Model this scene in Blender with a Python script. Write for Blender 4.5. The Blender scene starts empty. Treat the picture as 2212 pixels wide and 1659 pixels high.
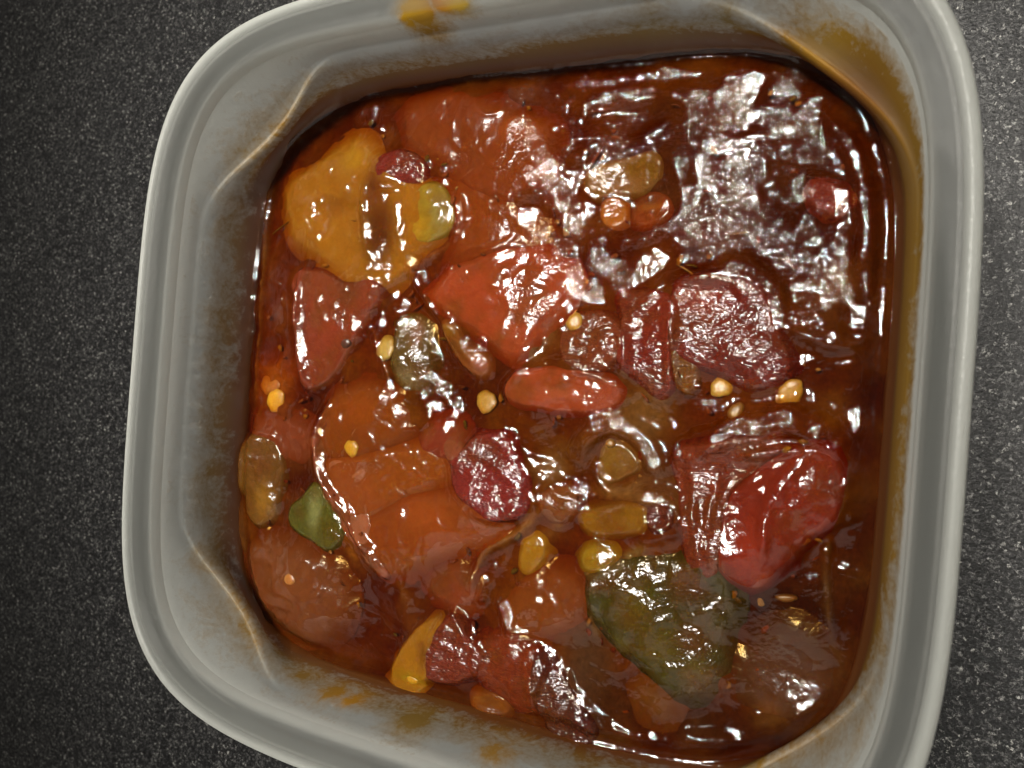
import bpy, math, random
import numpy as np
from mathutils import Matrix

# ------------------------------------------------------------------ camera, world, lamps, exposure
S = bpy.context.scene
COL = S.collection
MM = 0.001
CAM = (53.303, 0.5, 85.793)
ROT = (0.04, 0.459, 0.084)
FPX = 3.007 / 4.0           # focal length in picture widths
def rotm(rx, ry, rz):
    cx, sx, cy, sy, cz, sz = math.cos(rx), math.sin(rx), math.cos(ry), math.sin(ry), math.cos(rz), math.sin(rz)
    return (np.array([[cz, -sz, 0], [sz, cz, 0], [0, 0, 1]]) @ np.array([[cy, 0, sy], [0, 1, 0], [-sy, 0, cy]])
            @ np.array([[1, 0, 0], [0, cx, -sx], [0, sx, cx]]))
R3 = rotm(*ROT)
cd = bpy.data.cameras.new('camera')
cam = bpy.data.objects.new('camera', cd); COL.objects.link(cam)
m4 = Matrix.Identity(4)
for i in range(3):
    for j in range(3):
        m4[i][j] = R3[i, j]
    m4[i][3] = CAM[i] * MM
cam.matrix_world = m4
cd.sensor_width = 36; cd.lens = 36 * FPX
cd.clip_start = 0.005; cd.clip_end = 20
cd.dof.use_dof = True; cd.dof.focus_distance = 0.118; cd.dof.aperture_fstop = 40
S.camera = cam

w = bpy.data.worlds.new('World'); S.world = w; w.use_nodes = True
bg = w.node_tree.nodes['Background']
bg.inputs[0].default_value = (1.0, 0.93, 0.82, 1); bg.inputs[1].default_value = 0.13

def lamp(name, loc, target, sx, sy, power, col, rot=0.0, spread=180):
    l = bpy.data.lights.new(name, 'AREA'); l.shape = 'RECTANGLE'; l.size = sx; l.size_y = sy
    l.energy = power; l.color = col; l.spread = math.radians(spread)
    o = bpy.data.objects.new(name, l); COL.objects.link(o)
    d = (np.array(target) - np.array(loc)); d = d / np.linalg.norm(d)
    from mathutils import Vector
    q = Vector(d).to_track_quat('-Z', 'Y')
    o.rotation_euler = (q.to_matrix() @ Matrix.Rotation(rot, 3, 'Z')).to_euler()
    o.location = loc
    return o
# two ceiling strips, and an added soft fill to brighten the north wall
for k in range(2):
    lamp('ceiling_strip', (-0.16 + 0.20 * k, 0.22 + .03 * k, 0.95), (-0.018, 0.036, -.02), 0.03, 0.20, 0.30, (1.0, .95, .86), 0.35, 23)
lamp('added_south_fill', (0.15, -1.0, 1.0), (0, 0.05, 0), 1.8, 1.2, 6.5, (1.0, .95, .84), 0, 180)
S.view_settings.view_transform = 'Standard'; S.view_settings.look = 'None'
S.view_settings.exposure = -0.27; S.view_settings.gamma = 1.0
S.cycles.max_bounces = 10; S.cycles.transparent_max_bounces = 16
S.cycles.sample_clamp_indirect = 4.0

# ------------------------------------------------------------------ helpers
rng = np.random.RandomState(7)
ZS = -18.5
def at(px, py, z=ZS):
    """pixel of the 2212 px wide view -> point (mm) on the level z"""
    k = 1 / 2212.0
    d = R3 @ np.array([(px * k - .5) / FPX, -(py * k - .375) / FPX, -1.0])
    t = (z - CAM[2]) / d[2]
    return np.array(CAM) + d * t
def pts(P, z=ZS):
    return np.array([at(x, y, z)[:2] for x, y in P])
def lin(c):
    c = np.array(c, float) / 255
    return np.where(c < .04045, c / 12.92, ((c + .055) / 1.055) ** 2.4)
def catmull(P, n=6, closed=True):
    P = np.array(P, float); out = []
    N = len(P)
    for i in range(N if closed else N - 1):
        if closed:
            a, b, c, d = P[i - 1], P[i], P[(i + 1) % N], P[(i + 2) % N]
        else:
            a, b, c, d = P[max(i - 1, 0)], P[i], P[i + 1], P[min(i + 2, N - 1)]
        for t in np.arange(n) / n:
            out.append(.5 * ((2 * b) + (-a + c) * t + (2 * a - 5 * b + 4 * c - d) * t * t + (-a + 3 * b - 3 * c + d) * t ** 3))
    if not closed: out.append(P[-1])
    return np.array(out)
def obj(name, V, F, mat, parent=None, cols=None, smooth=True, extra=None):
    me = bpy.data.meshes.new(name)
    V = np.asarray(V, np.float64) * MM
    me.from_pydata(V.tolist(), [], F if isinstance(F, list) else F.tolist())
    me.update()
    if smooth:
        me.polygons.foreach_set('use_smooth', [True] * len(me.polygons))
    if cols is not None:
        at_ = me.color_attributes.new('Col', 'FLOAT_COLOR', 'POINT')
        c4 = np.ones((len(V), 4)); c4[:, :cols.shape[1]] = cols
        at_.data.foreach_set('color', c4.ravel())
    if extra is not None:
        for k, v in extra.items():
            a = me.attributes.new(k, 'FLOAT', 'POINT'); a.data.foreach_set('value', np.asarray(v, np.float32))
    me.materials.append(mat)
    o = bpy.data.objects.new(name, me); COL.objects.link(o)
    if parent: o.parent = parent
    return o
def tag(o, label=None, cat=None, group=None, kind=None):
    if label: o['label'] = label
    if cat: o['category'] = cat
    if group: o['group'] = group
    if kind: o['kind'] = kind
    return o

# raster of the sauce surface (mm)
X0, Y0, ST = -58.0, -54.0, 0.2
NX, NY = 581, 541
gx = X0 + ST * np.arange(NX); gy = Y0 + ST * np.arange(NY)
GX, GY = np.meshgrid(gx, gy)
def blur(A, s):
    s = s / ST
    n = int(3 * s) + 1
    k = np.exp(-.5 * (np.arange(-n, n + 1) / s) ** 2); k /= k.sum()
    B = np.pad(A, n, mode='edge')
    B = np.apply_along_axis(lambda r: np.convolve(r, k, 'valid'), 1, B)
    B = np.apply_along_axis(lambda r: np.convolve(r, k, 'valid'), 0, B)
    return B
def inside(P):
    P = np.asarray(P); M = np.zeros(GX.shape, bool)
    i0 = max(0, int((P[:, 0].min() - X0) / ST) - 1); i1 = min(NX, int((P[:, 0].max() - X0) / ST) + 3)
    j0 = max(0, int((P[:, 1].min() - Y0) / ST) - 1); j1 = min(NY, int((P[:, 1].max() - Y0) / ST) + 3)
    x = GX[j0:j1, i0:i1]; y = GY[j0:j1, i0:i1]; c = np.zeros(x.shape, bool)
    n = len(P)
    for i in range(n):
        xa, ya = P[i]; xb, yb = P[i - 1]
        if ya == yb: continue
        c ^= ((ya > y) != (yb > y)) & (x < (xb - xa) * (y - ya) / (yb - ya) + xa)
    M[j0:j1, i0:i1] = c
    return M
def lineprof(P, sig, taper=True):
    """gaussian ridge along a polyline (mm)"""
    P = catmull(P, 6, False)
    out = np.zeros(GX.shape)
    n = len(P) - 1
    pad = 3.5 * sig
    for i in range(n):
        a, b = P[i], P[i + 1]
        i0 = max(0, int((min(a[0], b[0]) - pad - X0) / ST)); i1 = min(NX, int((max(a[0], b[0]) + pad - X0) / ST) + 2)
        j0 = max(0, int((min(a[1], b[1]) - pad - Y0) / ST)); j1 = min(NY, int((max(a[1], b[1]) + pad - Y0) / ST) + 2)
        if i1 <= i0 or j1 <= j0: continue
        x = GX[j0:j1, i0:i1]; y = GY[j0:j1, i0:i1]
        d = b - a; L2 = (d ** 2).sum() + 1e-12
        t = np.clip(((x - a[0]) * d[0] + (y - a[1]) * d[1]) / L2, 0, 1)
        D2 = (x - a[0] - t * d[0]) ** 2 + (y - a[1] - t * d[1]) ** 2
        u = (i + t) / n
        w_ = np.minimum(1, np.minimum(u, 1 - u) * 5 + .05) if taper else 1
        out[j0:j1, i0:i1] = np.maximum(out[j0:j1, i0:i1], w_ * np.exp(-D2 / (2 * sig * sig)))
    return out
def vnoise(scale, seed, octaves=3):
    """value noise on the raster, feature size in mm"""
    r = np.random.RandomState(seed); out = np.zeros(GX.shape); amp = 1; tot = 0
    for o in range(octaves):
        an = r.rand() * 6.28; ca, sa = math.cos(an), math.sin(an)     # each octave turned its own way, so no lattice shows
        n_ = int(170 / scale) + 6
        g = r.rand(n_, n_) * 2 - 1
        u = (GX * ca - GY * sa + 82) / scale; v = (GX * sa + GY * ca + 82) / scale
        iu = u.astype(int); iv = v.astype(int); fu = u - iu; fv = v - iv
        fu = fu ** 3 * (fu * (fu * 6 - 15) + 10); fv = fv ** 3 * (fv * (fv * 6 - 15) + 10)
        out += amp * ((g[iv, iu] * (1 - fu) + g[iv, iu + 1] * fu) * (1 - fv) + (g[iv + 1, iu] * (1 - fu) + g[iv + 1, iu + 1] * fu) * fv)
        tot += amp; amp *= .5; scale *= .5
    return out / tot
def samp(A, x, y):
    u = np.clip((np.asarray(x) - X0) / ST, 0, NX - 1.001); v = np.clip((np.asarray(y) - Y0) / ST, 0, NY - 1.001)
    iu = u.astype(int); iv = v.astype(int); fu = u - iu; fv = v - iv
    if A.ndim == 3: fu = fu[..., None]; fv = fv[..., None]
    return (A[iv, iu] * (1 - fu) + A[iv, iu + 1] * fu) * (1 - fv) + (A[iv + 1, iu] * (1 - fu) + A[iv + 1, iu + 1] * fu) * fv
def sstep(a, b, x):
    t = np.clip((x - a) / (b - a), 0, 1); return t * t * (3 - 2 * t)
def se_r(th, a, b, n):
    c = np.abs(np.cos(th)); s = np.abs(np.sin(th))
    return 1 / ((c / a) ** n + (s / b) ** n) ** (1 / n)
ALB = 1.0    # how bright the food's own colours are against the values read off the picture
def alb(c):
    c = lin(c) * .72; return np.clip((c * .93 + .035 * c.max() * np.array([1, .9, .25])) * GAIN, 0, .9)
GAIN = 0.86

# ------------------------------------------------------------------ materials
def newmat(name):
    m = bpy.data.materials.new(name); m.use_nodes = True
    nt = m.node_tree; nt.nodes.clear()
    out = nt.nodes.new('ShaderNodeOutputMaterial')
    return m, nt, out
def N(nt, t, **kw):
    n = nt.nodes.new(t)
    for k, v in kw.items():
        if k.startswith('_'): setattr(n, k[1:], v)
        else: n.inputs[k.replace('__', ' ')].default_value = v
    return n
def mathn(nt, op, a, b=None, c=None, clamp=False):
    n = nt.nodes.new('ShaderNodeMath'); n.operation = op; n.use_clamp = clamp
    for i, v in enumerate((a, b, c)):
        if v is None: continue
        if hasattr(v, 'is_linked') or hasattr(v, 'links'): nt.links.new(v, n.inputs[i])
        else: n.inputs[i].default_value = v
    return n.outputs[0]
def ramp(nt, src, stops):
    r = nt.nodes.new('ShaderNodeValToRGB'); e = r.color_ramp.elements
    while len(e) < len(stops): e.new(.5)
    for el, (p, c) in zip(e, stops):
        el.position = p; el.color = (*c, 1) if len(c) == 3 else c
    nt.links.new(src, r.inputs[0]); return r.outputs[0]
def coords(nt, scale=1000.0, rot=(0, 0, 0), stretch=(1, 1, 1)):
    tc = nt.nodes.new('ShaderNodeTexCoord'); mp = nt.nodes.new('ShaderNodeMapping')
    mp.inputs['Scale'].default_value = tuple(scale * s for s in stretch); mp.inputs['Rotation'].default_value = rot
    nt.links.new(tc.outputs['Object'], mp.inputs[0]); return mp.outputs[0]
def noise(nt, vec, scale, detail=3, rough=.55, dist=0.0):
    n = nt.nodes.new('ShaderNodeTexNoise'); n.inputs['Scale'].default_value = scale
    n.inputs['Detail'].default_value = detail; n.inputs['Roughness'].default_value = rough; n.inputs['Distortion'].default_value = dist
    nt.links.new(vec, n.inputs['Vector']); return n.outputs['Fac']
def mixrgb(nt, mode, fac, a, b):
    n = nt.nodes.new('ShaderNodeMix'); n.data_type = 'RGBA'; n.blend_type = mode
    for i, v in ((0, fac), (6, a), (7, b)):
        if hasattr(v, 'links'): nt.links.new(v, n.inputs[i])
        else: n.inputs[i].default_value = v
    return n.outputs[2]

def food_mat(name, mottle=.35, rough=.13, fine=1.0, sss=.25, fibre=False, gritattr=True, dark=(.45, .40, .38), mscale=1.3, weave=0.0):
    m, nt, out = newmat(name)
    v = coords(nt)
    col = nt.nodes.new('ShaderNodeVertexColor'); col.layer_name = 'Col'
    n1 = noise(nt, v, mscale, 5, .62, .4)
    n0 = noise(nt, v, 6.0, 3, .7)
    f1 = mathn(nt, 'MULTIPLY_ADD', n1, 1.6, -.35, clamp=True)
    shade = mixrgb(nt, 'MIX', f1, (*dark, 1), (1.25, 1.2, 1.12, 1))
    c = mixrgb(nt, 'MULTIPLY', mottle, col.outputs[0], shade)
    g2 = ramp(nt, n0, [(.36, (.55, .5, .45)), (.55, (1, 1, 1)), (.72, (1.25, 1.15, 1.0))])
    c = mixrgb(nt, 'MULTIPLY', .35, c, g2)
    p = N(nt, 'ShaderNodeBsdfPrincipled')
    nt.links.new(c, p.inputs['Base Color'])
    p.inputs['Subsurface Weight'].default_value = sss
    p.inputs['Subsurface Radius'].default_value = (1.0, .35, .12)
    p.inputs['Subsurface Scale'].default_value = 0.0012
    p.inputs['IOR'].default_value = 1.42
    gr = nt.nodes.new('ShaderNodeAttribute'); gr.attribute_name = 'grit'
    ga = gr.outputs['Fac']
    rr = noise(nt, v, .9, 3, .6)
    rough_s = mathn(nt, 'MULTIPLY_ADD', rr, .10, rough - .08)
    nt.links.new(rough_s, p.inputs['Roughness'])
    # relief: fine granules over broader puckers
    gA = noise(nt, v, 2.2, 1, .5, .4)
    gB = noise(nt, v, .75, 2, .55, .6)
    gC = noise(nt, coords(nt, 1000, (0, 0, .6), (1, 2.2, 1)), .42, 2, .6, 1.2)
    vr = nt.nodes.new('ShaderNodeTexVoronoi'); vr.inputs['Scale'].default_value = 1.7; nt.links.new(v, vr.inputs['Vector'])
    gA = mathn(nt, 'MULTIPLY_ADD', mathn(nt, 'POWER', vr.outputs['Distance'], 2.0), -.55, mathn(nt, 'MULTIPLY', gA, .62))
    hA = mathn(nt, 'MULTIPLY', gA, mathn(nt, 'MULTIPLY_ADD', ga, .19 * fine, .0))
    hB = mathn(nt, 'MULTIPLY', gB, mathn(nt, 'MULTIPLY_ADD', ga, .07 * fine, .04))
    h = mathn(nt, 'ADD', hA, hB)
    if fibre: h = mathn(nt, 'MULTIPLY_ADD', gC, .30, h)
    b = nt.nodes.new('ShaderNodeBump'); b.inputs['Strength'].default_value = 1.0; b.inputs['Distance'].default_value = MM
    nt.links.new(h, b.inputs['Height'])
    nt.links.new(b.outputs[0], p.inputs['Normal'])
    nt.links.new(p.outputs[0], out.inputs[0])
    return m
M_pulp = food_mat('sauce_pulp', mottle=.75, rough=.5, fine=1.0, sss=.1)
M_pulp.node_tree.nodes['Principled BSDF'].inputs['Specular IOR Level'].default_value = 0
m, nt, out = newmat('amber_glaze')
v = coords(nt)
gr = nt.nodes.new('ShaderNodeAttribute'); gr.attribute_name = 'grit'; ga = gr.outputs['Fac']
def relief(nt, v, ga, fine, base_):
    gA = noise(nt, v, 2.2, 1, .5, .4); gB = noise(nt, v, .75, 2, .55, .6)
    vr = nt.nodes.new('ShaderNodeTexVoronoi'); vr.inputs['Scale'].default_value = 1.7; nt.links.new(v, vr.inputs['Vector'])
    gA = mathn(nt, 'MULTIPLY_ADD', mathn(nt, 'POWER', vr.outputs['Distance'], 2.0), -.55, mathn(nt, 'MULTIPLY', gA, .62))
    return mathn(nt, 'ADD', mathn(nt, 'MULTIPLY', gA, mathn(nt, 'MULTIPLY', ga, .19 * fine)),
                 mathn(nt, 'MULTIPLY', gB, mathn(nt, 'MULTIPLY_ADD', ga, .07 * fine, base_)))
b = nt.nodes.new('ShaderNodeBump'); b.inputs['Strength'].default_value = 1.0; b.inputs['Distance'].default_value = MM
nt.links.new(relief(nt, v, ga, 1.0, .04), b.inputs['Height'])
fr = nt.nodes.new('ShaderNodeFresnel'); fr.inputs[0].default_value = 1.42; nt.links.new(b.outputs[0], fr.inputs['Normal'])
gl = nt.nodes.new('ShaderNodeBsdfAnisotropic'); gl.inputs['Roughness'].default_value = .065; nt.links.new(b.outputs[0], gl.inputs['Normal'])
tb = nt.nodes.new('ShaderNodeBsdfTransparent')
mm_ = nt.nodes.new('ShaderNodeMixShader'); geo = nt.nodes.new('ShaderNodeNewGeometry')
nt.links.new(mathn(nt, 'MULTIPLY', fr.outputs[0], mathn(nt, 'SUBTRACT', 1.0, geo.outputs['Backfacing'])), mm_.inputs[0]); nt.links.new(tb.outputs[0], mm_.inputs[1]); nt.links.new(gl.outputs[0], mm_.inputs[2])
nt.links.new(mm_.outputs[0], out.inputs['Surface'])
va = nt.nodes.new('ShaderNodeVolumeAbsorption'); va.inputs['Color'].default_value = (.86, .67, .17, 1); va.inputs['Density'].default_value = 1750
nt.links.new(va.outputs[0], out.inputs['Volume'])
M_glaze = m
M_flesh = food_mat('pepper_flesh', mottle=.25, rough=.16, fine=.8, sss=.35)
M_skin = food_mat('tomato_skin', mottle=.75, rough=.15, fine=.8, sss=.3, fibre=True, dark=(.4, .3, .3))
M_green = food_mat('green_pepper', mottle=.6, rough=.18, fine=.9, sss=.2, dark=(.4, .4, .3))
M_seed = food_mat('seed_coat', mottle=.55, rough=.42, fine=.6, sss=.3, mscale=2.6, dark=(.55, .4, .25))

M_soft = food_mat('soft_tomato', mottle=.3, rough=.2, fine=.7, sss=.35)
M_soft.node_tree.nodes['Principled BSDF'].inputs['Specular IOR Level'].default_value = .28

# ------------------------------------------------------------------ countertop
m, nt, out = newmat('speckled_laminate')
v = coords(nt)
vo = nt.nodes.new('ShaderNodeTexVoronoi'); vo.inputs['Scale'].default_value = 2.1; vo.inputs['Randomness'].default_value = 1
nz = nt.nodes.new('ShaderNodeTexNoise'); nz.inputs['Scale'].default_value = 1.2; nz.inputs['Detail'].default_value = 2
nt.links.new(v, nz.inputs['Vector'])
vv = nt.nodes.new('ShaderNodeVectorMath'); vv.operation = 'MULTIPLY_ADD'
nt.links.new(nz.outputs['Color'], vv.inputs[0]); vv.inputs[1].default_value = (1.4, 1.4, 1.4); nt.links.new(v, vv.inputs[2])
nt.links.new(vv.outputs[0], vo.inputs['Vector'])
sep = nt.nodes.new('ShaderNodeSeparateColor'); nt.links.new(vo.outputs['Color'], sep.inputs[0])
fl = ramp(nt, sep.outputs[0], [(0, (.006, .006, .007)), (.50, (.010, .010, .011)), (.62, (.03, .03, .031)), (.82, (.038, .038, .039)), (.93, (.072, .072, .072)), (1.0, (.15, .15, .145))])
f2 = noise(nt, v, 2.4, 4, .75, 1.0)
f2c = ramp(nt, f2, [(.42, (.06, .06, .06)), (.50, (.6, .6, .6)), (.64, (2.8, 2.8, 2.7))])
cc = mixrgb(nt, 'MULTIPLY', 1.0, fl, f2c)
p = N(nt, 'ShaderNodeBsdfPrincipled'); nt.links.new(cc, p.inputs['Base Color'])
p.inputs['Roughness'].default_value = .45; p.inputs['IOR'].default_value = 1.3
b = nt.nodes.new('ShaderNodeBump'); b.inputs['Distance'].default_value = MM * .12; b.inputs['Strength'].default_value = 1
nt.links.new(noise(nt, v, 1.6, 3, .6), b.inputs['Height']); nt.links.new(b.outputs[0], p.inputs['Normal'])
nt.links.new(p.outputs[0], out.inputs[0])
M_counter = m
ZC = -50.0
n = 24
xs = np.linspace(-420, 420, n); V = [(x, y, ZC) for y in xs for x in xs]
F = [[j * n + i, j * n + i + 1, (j + 1) * n + i + 1, (j + 1) * n + i] for j in range(n - 1) for i in range(n - 1)]
tag(obj('countertop', V, F, M_counter), kind='structure')

# ------------------------------------------------------------------ plastic container
m, nt, out = newmat('milky_plastic')
v = coords(nt)
st = nt.nodes.new('ShaderNodeAttribute'); st.attribute_name = 'stain'
sc_ = nt.nodes.new('ShaderNodeVertexColor'); sc_.layer_name = 'Col'
nA = noise(nt, v, .19, 7, .72, .8); nB = noise(nt, v, 1.3, 3, .6)
nn = mathn(nt, 'MULTIPLY_ADD', nB, .35, mathn(nt, 'MULTIPLY', nA, .75))
sf = mathn(nt, 'SUBTRACT', mathn(nt, 'MULTIPLY_ADD', st.outputs['Fac'], 1.0, nn), .62)
sf = mathn(nt, 'MULTIPLY', sf, 2.3, clamp=True)
pc = mixrgb(nt, 'MIX', sf, (.62, .64, .61, 1), sc_.outputs[0])
lw = nt.nodes.new('ShaderNodeLayerWeight'); lw.inputs[0].default_value = .5
tk = nt.nodes.new('ShaderNodeAttribute'); tk.attribute_name = 'thickness'
op = mathn(nt, 'MULTIPLY_ADD', mathn(nt, 'POWER', lw.outputs['Facing'], 1.5), .35, tk.outputs['Fac'])
op = mathn(nt, 'MULTIPLY_ADD', sf, .35, op, clamp=True)
p = N(nt, 'ShaderNodeBsdfPrincipled'); nt.links.new(pc, p.inputs['Base Color'])
nt.links.new(mathn(nt, 'MULTIPLY_ADD', sf, .35, .28), p.inputs['Roughness']); p.inputs['IOR'].default_value = 1.49
scr = noise(nt, coords(nt, 1000, (0, 0, .3), (1, 1, .2)), 1.5, 3, .6)
b = nt.nodes.new('ShaderNodeBump'); b.inputs['Distance'].default_value = MM * .10
nt.links.new(mathn(nt, 'ADD', scr, mathn(nt, 'MULTIPLY', sf, .8)), b.inputs['Height']); nt.links.new(b.outputs[0], p.inputs['Normal'])
tl = nt.nodes.new('ShaderNodeBsdfTranslucent'); nt.links.new(pc, tl.inputs[0])
mx = nt.nodes.new('ShaderNodeMixShader'); mx.inputs[0].default_value = .6
nt.links.new(p.outputs[0], mx.inputs[1]); nt.links.new(tl.outputs[0], mx.inputs[2])
tr = nt.nodes.new('ShaderNodeBsdfRefraction'); tr.inputs['Roughness'].default_value = .55; tr.inputs['IOR'].default_value = 1.03
m2 = nt.nodes.new('ShaderNodeMixShader'); nt.links.new(op, m2.inputs[0])
nt.links.new(tr.outputs[0], m2.inputs[1]); nt.links.new(mx.outputs[0], m2.inputs[2])
nt.links.new(m2.outputs[0], out.inputs[0])
M_plastic = m
tp = nt.nodes.new('ShaderNodeBsdfTransparent'); mt_ = nt.nodes.new('ShaderNodeMixShader'); mt_.inputs[0].default_value = .35
nt.links.new(tr.outputs[0], mt_.inputs[1]); nt.links.new(tp.outputs[0], mt_.inputs[2]); nt.links.new(mt_.outputs[0], m2.inputs[1])
M_outside = m.copy(); M_outside.name = 'milky_plastic_outside'
[n for n in M_outside.node_tree.nodes if n.type == 'MIX_SHADER' and abs(n.inputs[0].default_value - .35) < 1e-4][0].inputs[0].default_value = 1.0

MT = 1000
TH = np.linspace(0, 2 * np.pi, MT, endpoint=False)
cth = math.atan2(50.0, 54.0)
Wc = np.zeros(MT)
for q in (cth, math.pi - cth, math.pi + cth, 2 * math.pi - cth):
    d = np.abs((TH - q + np.pi) % (2 * np.pi) - np.pi)
    Wc = np.maximum(Wc, np.where(d < math.radians(19), np.cos(d / math.radians(19) * np.pi / 2) ** 2, 0))
wob = 0.12 * np.sin(3 * TH + 1) + .08 * np.sin(7 * TH)
def ring(a, b, n_, z, wz=0.0, wr=0.0, rough=0.0):
    r = se_r(TH, a, b, n_) + wr * Wc + rough * wob
    return np.stack([r * np.cos(TH), r * np.sin(TH), np.full(MT, z) + wz * Wc], 1)
def base(z):
    t = (z + 4.5) / (-14.0)
    return 55.4 - 3.0 * t, 50.9 - 2.0 * t, 4.85 - .15 * t
def bring(z, off=0.0, wz=0.0, wr=0.0):
    a, b, n_ = base(z)
    return ring(a + off, b + off, n_, z, wz, wr)
flange = [  # from the outside wall over the rim to the inner edge
    bring(-9.0, 1.15), ring(57.0, 52.6, 4.6, -4.6), ring(58.3, 54.2, 4.4, -4.3),
    ring(58.9, 54.9, 4.35, -5.2), ring(59.4, 55.4, 4.3, -5.6), ring(59.95, 55.95, 4.3, -4.6), ring(60.2, 56.2, 4.3, -2.4),
    ring(60.05, 56.07, 4.29, -.9), ring(59.7, 55.7, 4.3, -.25), ring(59.2, 55.2, 4.3, 0), ring(58.75, 54.75, 4.32, -.1),
    ring(58.45, 54.45, 4.33, -.55), ring(58.3, 54.3, 4.34, -.75), ring(58.05, 54.05, 4.36, -.55), ring(57.7, 53.7, 4.38, -.75),
    ring(57.0, 52.9, 4.45, -1.15), ring(56.4, 52.2, 4.6, -1.5), ring(55.9, 51.6, 4.7, -2.0), ring(55.55, 51.15, 4.8, -2.9),
    ring(55.4, 50.9, 4.85, -4.3)]
def band(rings, closed=False):
    V = np.concatenate(rings); F = []
    for k in range(len(rings) - 1):
        a = k * MT + np.arange(MT); b_ = k * MT + (np.arange(MT) + 1) % MT
        F.append(np.stack([a, b_, b_ + MT, a + MT], 1))
    return V, np.concatenate(F)
inner = [flange[-1],
    bring(-5.2, -.15, -.3, -.15), bring(-6.2, -.15, -2.6, -1.4), bring(-6.9, -.15, -4.6, -2.5), bring(-7.2, -.2, -5.9, -3.1), bring(-7.4, -.3, -5.85, -3.28), bring(-7.6, -.38, -5.25, -3.42),
    bring(-7.8, -.42, -5.25, -3.60), bring(-8.1, -.50, -5.9, -3.72), bring(-10, -.75, -5.2, -2.8), bring(-12, -.4, -3.9, -1.8), bring(-14.5, -.1, -2.2, -.8),
    bring(-17, 0, -1.0, -.2), bring(-19), bring(-22, 0), bring(-28), bring(-36), bring(-43, -.3), bring(-46, -1.6), bring(-47.6, -4.0)]
outer = [flange[0], bring(-12, 1.2, -1.5, -.8), bring(-17, 1.2, -1.0, -.2), bring(-25, 1.2), bring(-36, 1.2), bring(-44, 1.0), bring(-48, -.2), bring(-49.6, -2.5), bring(-49.9, -4.5)]
tub = bpy.data.objects.new('food_container', None); COL.objects.link(tub); tub.location = (0, 0, 0)
tag(tub, 'square milky plastic food tub with rounded corners, filled with tomato sauce', 'food container')

STA, STB = [], []
def stain_for(V, inner_mask):
    x, y, z = V.T
    th = np.arctan2(y, x)
    s = np.zeros(len(V)); c = np.tile(lin((152, 116, 40)) * .95, (len(V), 1))
    wall = (z < -4.6)
    # film of sauce left above its present level, heavier to the right and top right
    east = sstep(.55, 1.0, np.cos(th - .12))
    ne = np.exp(-((th - .72) / .55) ** 2)
    hgt = np.clip((z - ZS) / 12.0, 0, 1)
    s = np.where(wall, .52 * (1 - hgt) ** .6 * sstep(-7.0, -9.5, z) + .04, -.6)
    s = np.maximum(s, np.where(wall, (.36 * east + .12 * ne) * sstep(-4.2, -6.4, z) + .62 * east * sstep(-5, -15, z), -1))
    north = np.exp(-((th - 1.35) / .75) ** 2)
    s = np.maximum(s, np.where(wall, 1.1 * sstep(1.0 + 4.5 * np.maximum(north, east), .4 + 2.6 * np.maximum(north, east), z - ZS), -1))
    deep = lin((128, 70, 16)) * .85
    k = (np.clip(east * 1.0 + .25 * ne, 0, 1) * sstep(-5, -16, z))[:, None] * .9 + 1.0 * sstep(ZS + 5.5, ZS + 2, z)[:, None]
    k = np.clip(k, 0, 1)
    c = c * (1 - k) + deep * k
    for (px, py, pz, r, amt, cc_) in BLOBS:
        P = at(px, py, pz)
        amt = min(1.1 if py < 70 else .62, amt * 1.3); d = np.sqrt(((V - P) ** 2).sum(1)) / r
        g = amt * np.exp(-d ** 2)
        s = np.maximum(s, np.where(g > .05, g, -1)); w_ = np.clip(g * 1.4, 0, 1)[:, None]
        c = c * (1 - w_) + lin(cc_) * 1.15 * w_
    s = np.where(inner_mask, s, -.6)
    return s, c
BLOBS = [(900, 30, -2.5, 3.2, .62, (205, 160, 40)), (955, 5, -1, 2.4, 1.0, (190, 110, 15)), (985, 20, -2, 2.6, .55, (200, 170, 70)), (880, 50, -3.5, 1.4, .7, (215, 165, 20)),
         (930, 75, -6, 4.0, .40, (150, 115, 50)), (1000, 30, -1.5, 1.6, .6, (200, 170, 40)),
         (1330, 80, -8, 2.2, .5, (150, 120, 40)), (1610, 22, -7, 1.3, .8, (110, 100, 60)), (1560, 75, -10, 4, .5, (150, 125, 45)), (1400, 90, -10, 5, .45, (150, 125, 50)),
         (1750, 110, -9, 4, .55, (190, 150, 40)), (590, 330, -10, 3, .6, (180, 150, 30)), (650, 240, -10, 3, .6, (170, 140, 30)), (540, 340, -9, 3, .55, (170, 140, 30)),
         (720, 1480, -11, 4, .55, (180, 130, 30)), (760, 1510, -11, 2.6, .75, (200, 140, 25)), (660, 1440, -13, 3, .45, (160, 120, 40)), (570, 1390, -13, 1.2, .7, (170, 120, 30)),
         (900, 1560, -11, 5, .5, (140, 110, 40)), (1080, 1640, -10, 4, .5, (170, 125, 40)), (690, 1590, -5, 1.2, .6, (190, 160, 40)), (560, 1330, -12, 1.0, .6, (190, 140, 30)),
         (490, 210, -1.5, 2.0, .38, (170, 150, 60))]
def part(name, rings, inner_from, thk, mat=M_plastic, cap=False, flip=False):
    V, F = band(rings)
    im = np.repeat(np.arange(len(rings)) >= inner_from, MT)
    s, c = stain_for(V, im)
    F = F.tolist()
    if cap:
        F.append([(len(rings) - 1) * MT + i for i in range(MT)][::1])
    if flip: F = [f[::-1] for f in F]
    return obj(name, V, F, mat, tub, c, True, {'stain': s, 'thickness': np.asarray(thk).ravel() if np.ndim(thk) == 2 else np.repeat(thk, MT)})
tf = [.2, .16, .16, .2, .4, .55, .6, .62, .66, .66, .55, .35, .14, .24, .12, .10, .10, .22, .85, .95]
part('rim', flange, 7, tf)
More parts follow.
